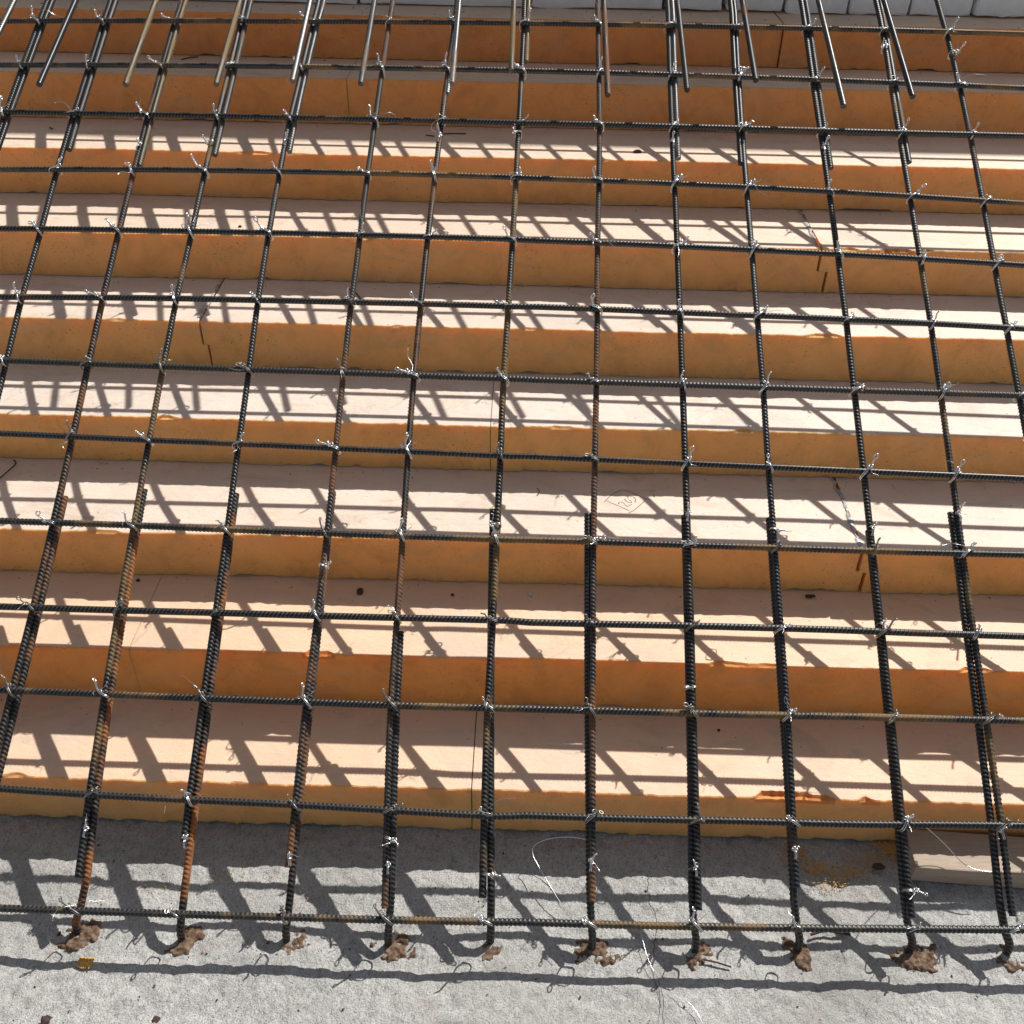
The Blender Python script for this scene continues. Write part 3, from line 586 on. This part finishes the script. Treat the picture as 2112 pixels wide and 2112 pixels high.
# ------------------------------------------------------------------ debris
def clod(r, seed, flat=.6, st=(1, 1)):
    import bmesh
    bm = bmesh.new(); bmesh.ops.create_icosphere(bm, subdivisions=2, radius=r); q = random.Random(seed)
    for v_ in bm.verts: v_.co = Vector((v_.co.x * st[0], v_.co.y * st[1], v_.co.z * flat)) * q.uniform(.72, 1.25)
    me = bpy.data.meshes.new("clod"); bm.to_mesh(me); bm.free(); return me
CL = [(-.281, .531, .2129, .007, "blocky black clod on the shaded tread of the second step from the bottom", M_CLOD, (.8, 1.2)),
      (-.117, .530, .2129, .003, "small round dark crumb on the second lowest tread, left of centre", M_CLOD, (1, 1)),
      (.021, .537, .2129, .0048, "small round white pebble on the second lowest tread near the centre", M_PEB, (1, 1)),
      (-.682, .547, .2129, .0035, "dark crumb at the back of the second lowest tread, far left", M_CLOD, (1, 1)),
      (.521, .549, .2129, .0055, "flat grey chip on the second lowest tread, right of centre", M_CLOD, (1.7, .8)),
      (.585, .144, 0, .007, "dark reddish stone on the concrete before the plank", M_CLOD, (1.4, .8)),
      (.238, 1.40 + .05, .7062, .006, "brown chip on the third tread from the top, right of centre", M_CLOD, (1.6, .7)),
      (-.60, 1.225, .6054, .004, "dark crumb on the fourth tread from the top, left", M_CLOD, (1, .8)),
      (-.64, -.135, 0, .006, "dark reddish stone at the bottom left edge of the concrete", M_CLOD, (1.2, 1)),
      (-.488, -.131, 0, .005, "smaller dark stone at the bottom edge, second from left", M_CLOD, (1.2, 1)),
      (.343, .331, .1016, .0028, "tiny dark crumb on the lowest tread, right of centre", M_CLOD, (1, 1))]
for k, (x, y, z, r0, lb, mm_, st) in enumerate(CL):
    tag(put("pebble" if mm_ is M_PEB else ("foam_lump" if mm_ is M_CRUMB else "dirt_clod"), clod(r0, k, .6, st), mm_, None, (x, y, z + r0 * .45)), lb, "debris")
# muddy smudge beside the pebble
def scrap(P, rr, lb, m_=M_WIREDK, nm="wire_scrap", cat="wire scrap"):
    P = np.array(P, float); o3 = P[0].copy(); v_, f_ = tube(smoothpath(P - o3, 3), rr, 7); tag(put(nm, mesh_np(nm, v_, f_), m_, None, o3), lb, cat)
z = .309
scrap([(-.985, .700, z + .001), (-.972, .716, z + .003), (-.964, .745, z + .005), (-.962, .765, z + .003), (-.974, .777, z + .001)], .0012, "curled black wire scrap at the far left of the tread marked 203")
scrap([(-.372, 1.150, .5095), (-.362, 1.135, .511), (-.350, 1.125, .510), (-.338, 1.100, .5095)], .0013, "bent black wire scrap on the fifth tread, left of centre")
scrap([(-.205, 1.545, .708), (-.175, 1.549, .709), (-.145, 1.552, .708)], .0013, "straight dark wire scrap on the third tread from the top")
scrap([(-.235, 1.535, .708), (-.215, 1.525, .709)], .0013, "short dark wire stub left of the straight scrap on the third tread")
scrap([(-.832, 1.745, .808), (-.815, 1.765, .809), (-.80, 1.772, .808)], .0013, "dark wire scrap on the second tread from the top, left")
scrap([(-1.09, 1.53, .708), (-1.078, 1.518, .709)], .0013, "short dark stub on the third tread from the top, far left")
scrap([(.452, .024, .002), (.475, .031, .004), (.492, .029, .003), (.512, .026, .002)], .0022, "thick dark twig on the concrete between two bar feet at right", M_CLOD, "twig", "twig")
scrap([(.285, -.020, .002), (.305, -.024, .002), (.325, -.030, .001)], .0013, "thin dark red sliver on the concrete right of centre", M_CLOD, "twig", "twig")
scrap([(.198, .011, .003), (.203, -.023, .004), (.216, -.052, .002)], .00035, "thin bright wire on the concrete between the seventh and eighth feet", M_WIRE)
scrap([(.23, -.066, .003), (.262, -.09, .006), (.276, -.125, .002)], .0005, "bright bent wire on the open concrete near the bottom edge", M_WIRE)
scrap([(.216, -.052, .001), (.222, -.085, .004), (.215, -.11, .005), (.222, -.135, .001)], .0004, "thin dark curling wire on the open concrete at the bottom centre")
scrap([(.03, .705, .3095), (.036, .712, .311), (.034, .722, .311), (.030, .728, .3095)], .0007, "tiny curved wire scrap left of the number 203 on its tread")

def scatter(n, xr, yr, zf, size, seed, elong=2.2):
    r_ = np.random.default_rng(seed); V = []; Fq = []
    x = r_.uniform(*xr, n); y = r_.uniform(*yr, n)
    for k in range(n):
        s_ = size * r_.uniform(.4, 1.3); a_ = r_.uniform(0, 6.28); e = r_.uniform(1, elong); o = len(V); z0 = zf
        d = np.array([math.cos(a_), math.sin(a_)]); p = np.array([-d[1], d[0]]); cpt = np.array([x[k], y[k]])
        q = [cpt - d * s_ * e, cpt + p * s_, cpt + d * s_ * e, cpt - p * s_]; hz = s_ * r_.uniform(.4, 1.0)
        V += [(t[0], t[1], z0) for t in q] + [(cpt[0], cpt[1], z0 + hz)]
        Fq += [(o, o + 1, o + 4), (o + 1, o + 2, o + 4), (o + 2, o + 3, o + 4), (o + 3, o, o + 4)]
    return V, Fq
V, Fq = [], []
rr_ = np.random.default_rng(77)
def add(part):
    o = len(V); V.extend(part[0]); Fq.extend([tuple(i_ + o for i_ in f) for f in part[1]])
for k in range(60):
    t = rr_.random(); cx = (.44 + .22 * t + rr_.normal() * .006); cy = .182 - .05 * math.sin(min(t * 1.4, 1) * 3.14) + rr_.normal() * .010
    add(scatter(45, (cx - .014, cx + .014), (cy - .009, cy + .009), -.0018, .0007, k, 4))
add(scatter(90, (-.626, -.606), (-.057, -.043), -.001, .0022, 555, 2)); add(scatter(60, (-.62, -.610), (-.053, -.047), .001, .0022, 556, 2))
for k in range(22):
    cx, cy = rr_.uniform(-.66, -.30), rr_.uniform(.02, .15); add(scatter(10, (cx - .02, cx + .02), (cy - .015, cy + .015), -.0015, .0009, 100 + k))
add(scatter(260, (-1.0, 1.0), (.165, .194), -.0015, .0011, 300, 4))
add(scatter(60, (-1.0, 1.0), (.02, .18), -.0015, .0009, 301))
me = bpy.data.meshes.new("foam_crumbs"); me.from_pydata(V, [], Fq); tag(put("foam_crumbs", me, M_CRUMB), "orange-yellow foam crumbs strewn on the concrete", "foam crumbs", kind="stuff")
V, Fq = [], []
for i in range(1, 9):
    Yf, zt = STEPS[i]; Yb = STEPS[i - 1][0]; add(scatter(60, (-1.2, 1.2), (Yf + .01, Yb - .004), zt - .0002, .0011, 400 + i, 1.6)); add(scatter(40, (-1.2, 1.2), (Yb - .03, Yb - .004), zt - .0002, .0013, 420 + i, 3))
add(scatter(60, (-1.2, 1.2), (1.80, 1.89), .9037, .002, 440, 2.5)); add(scatter(60, (-1.2, 0), (1.62, 1.78), .8064, .0013, 441, 2.5))
add(scatter(240, (-1.0, 1.0), (-.22, .17), -.002, .0014, 450, 2))
me = bpy.data.meshes.new("grit"); me.from_pydata(V, [], Fq); tag(put("grit", me, M_CLOD), "dark grit scattered on the treads and concrete", "grit", kind="stuff")
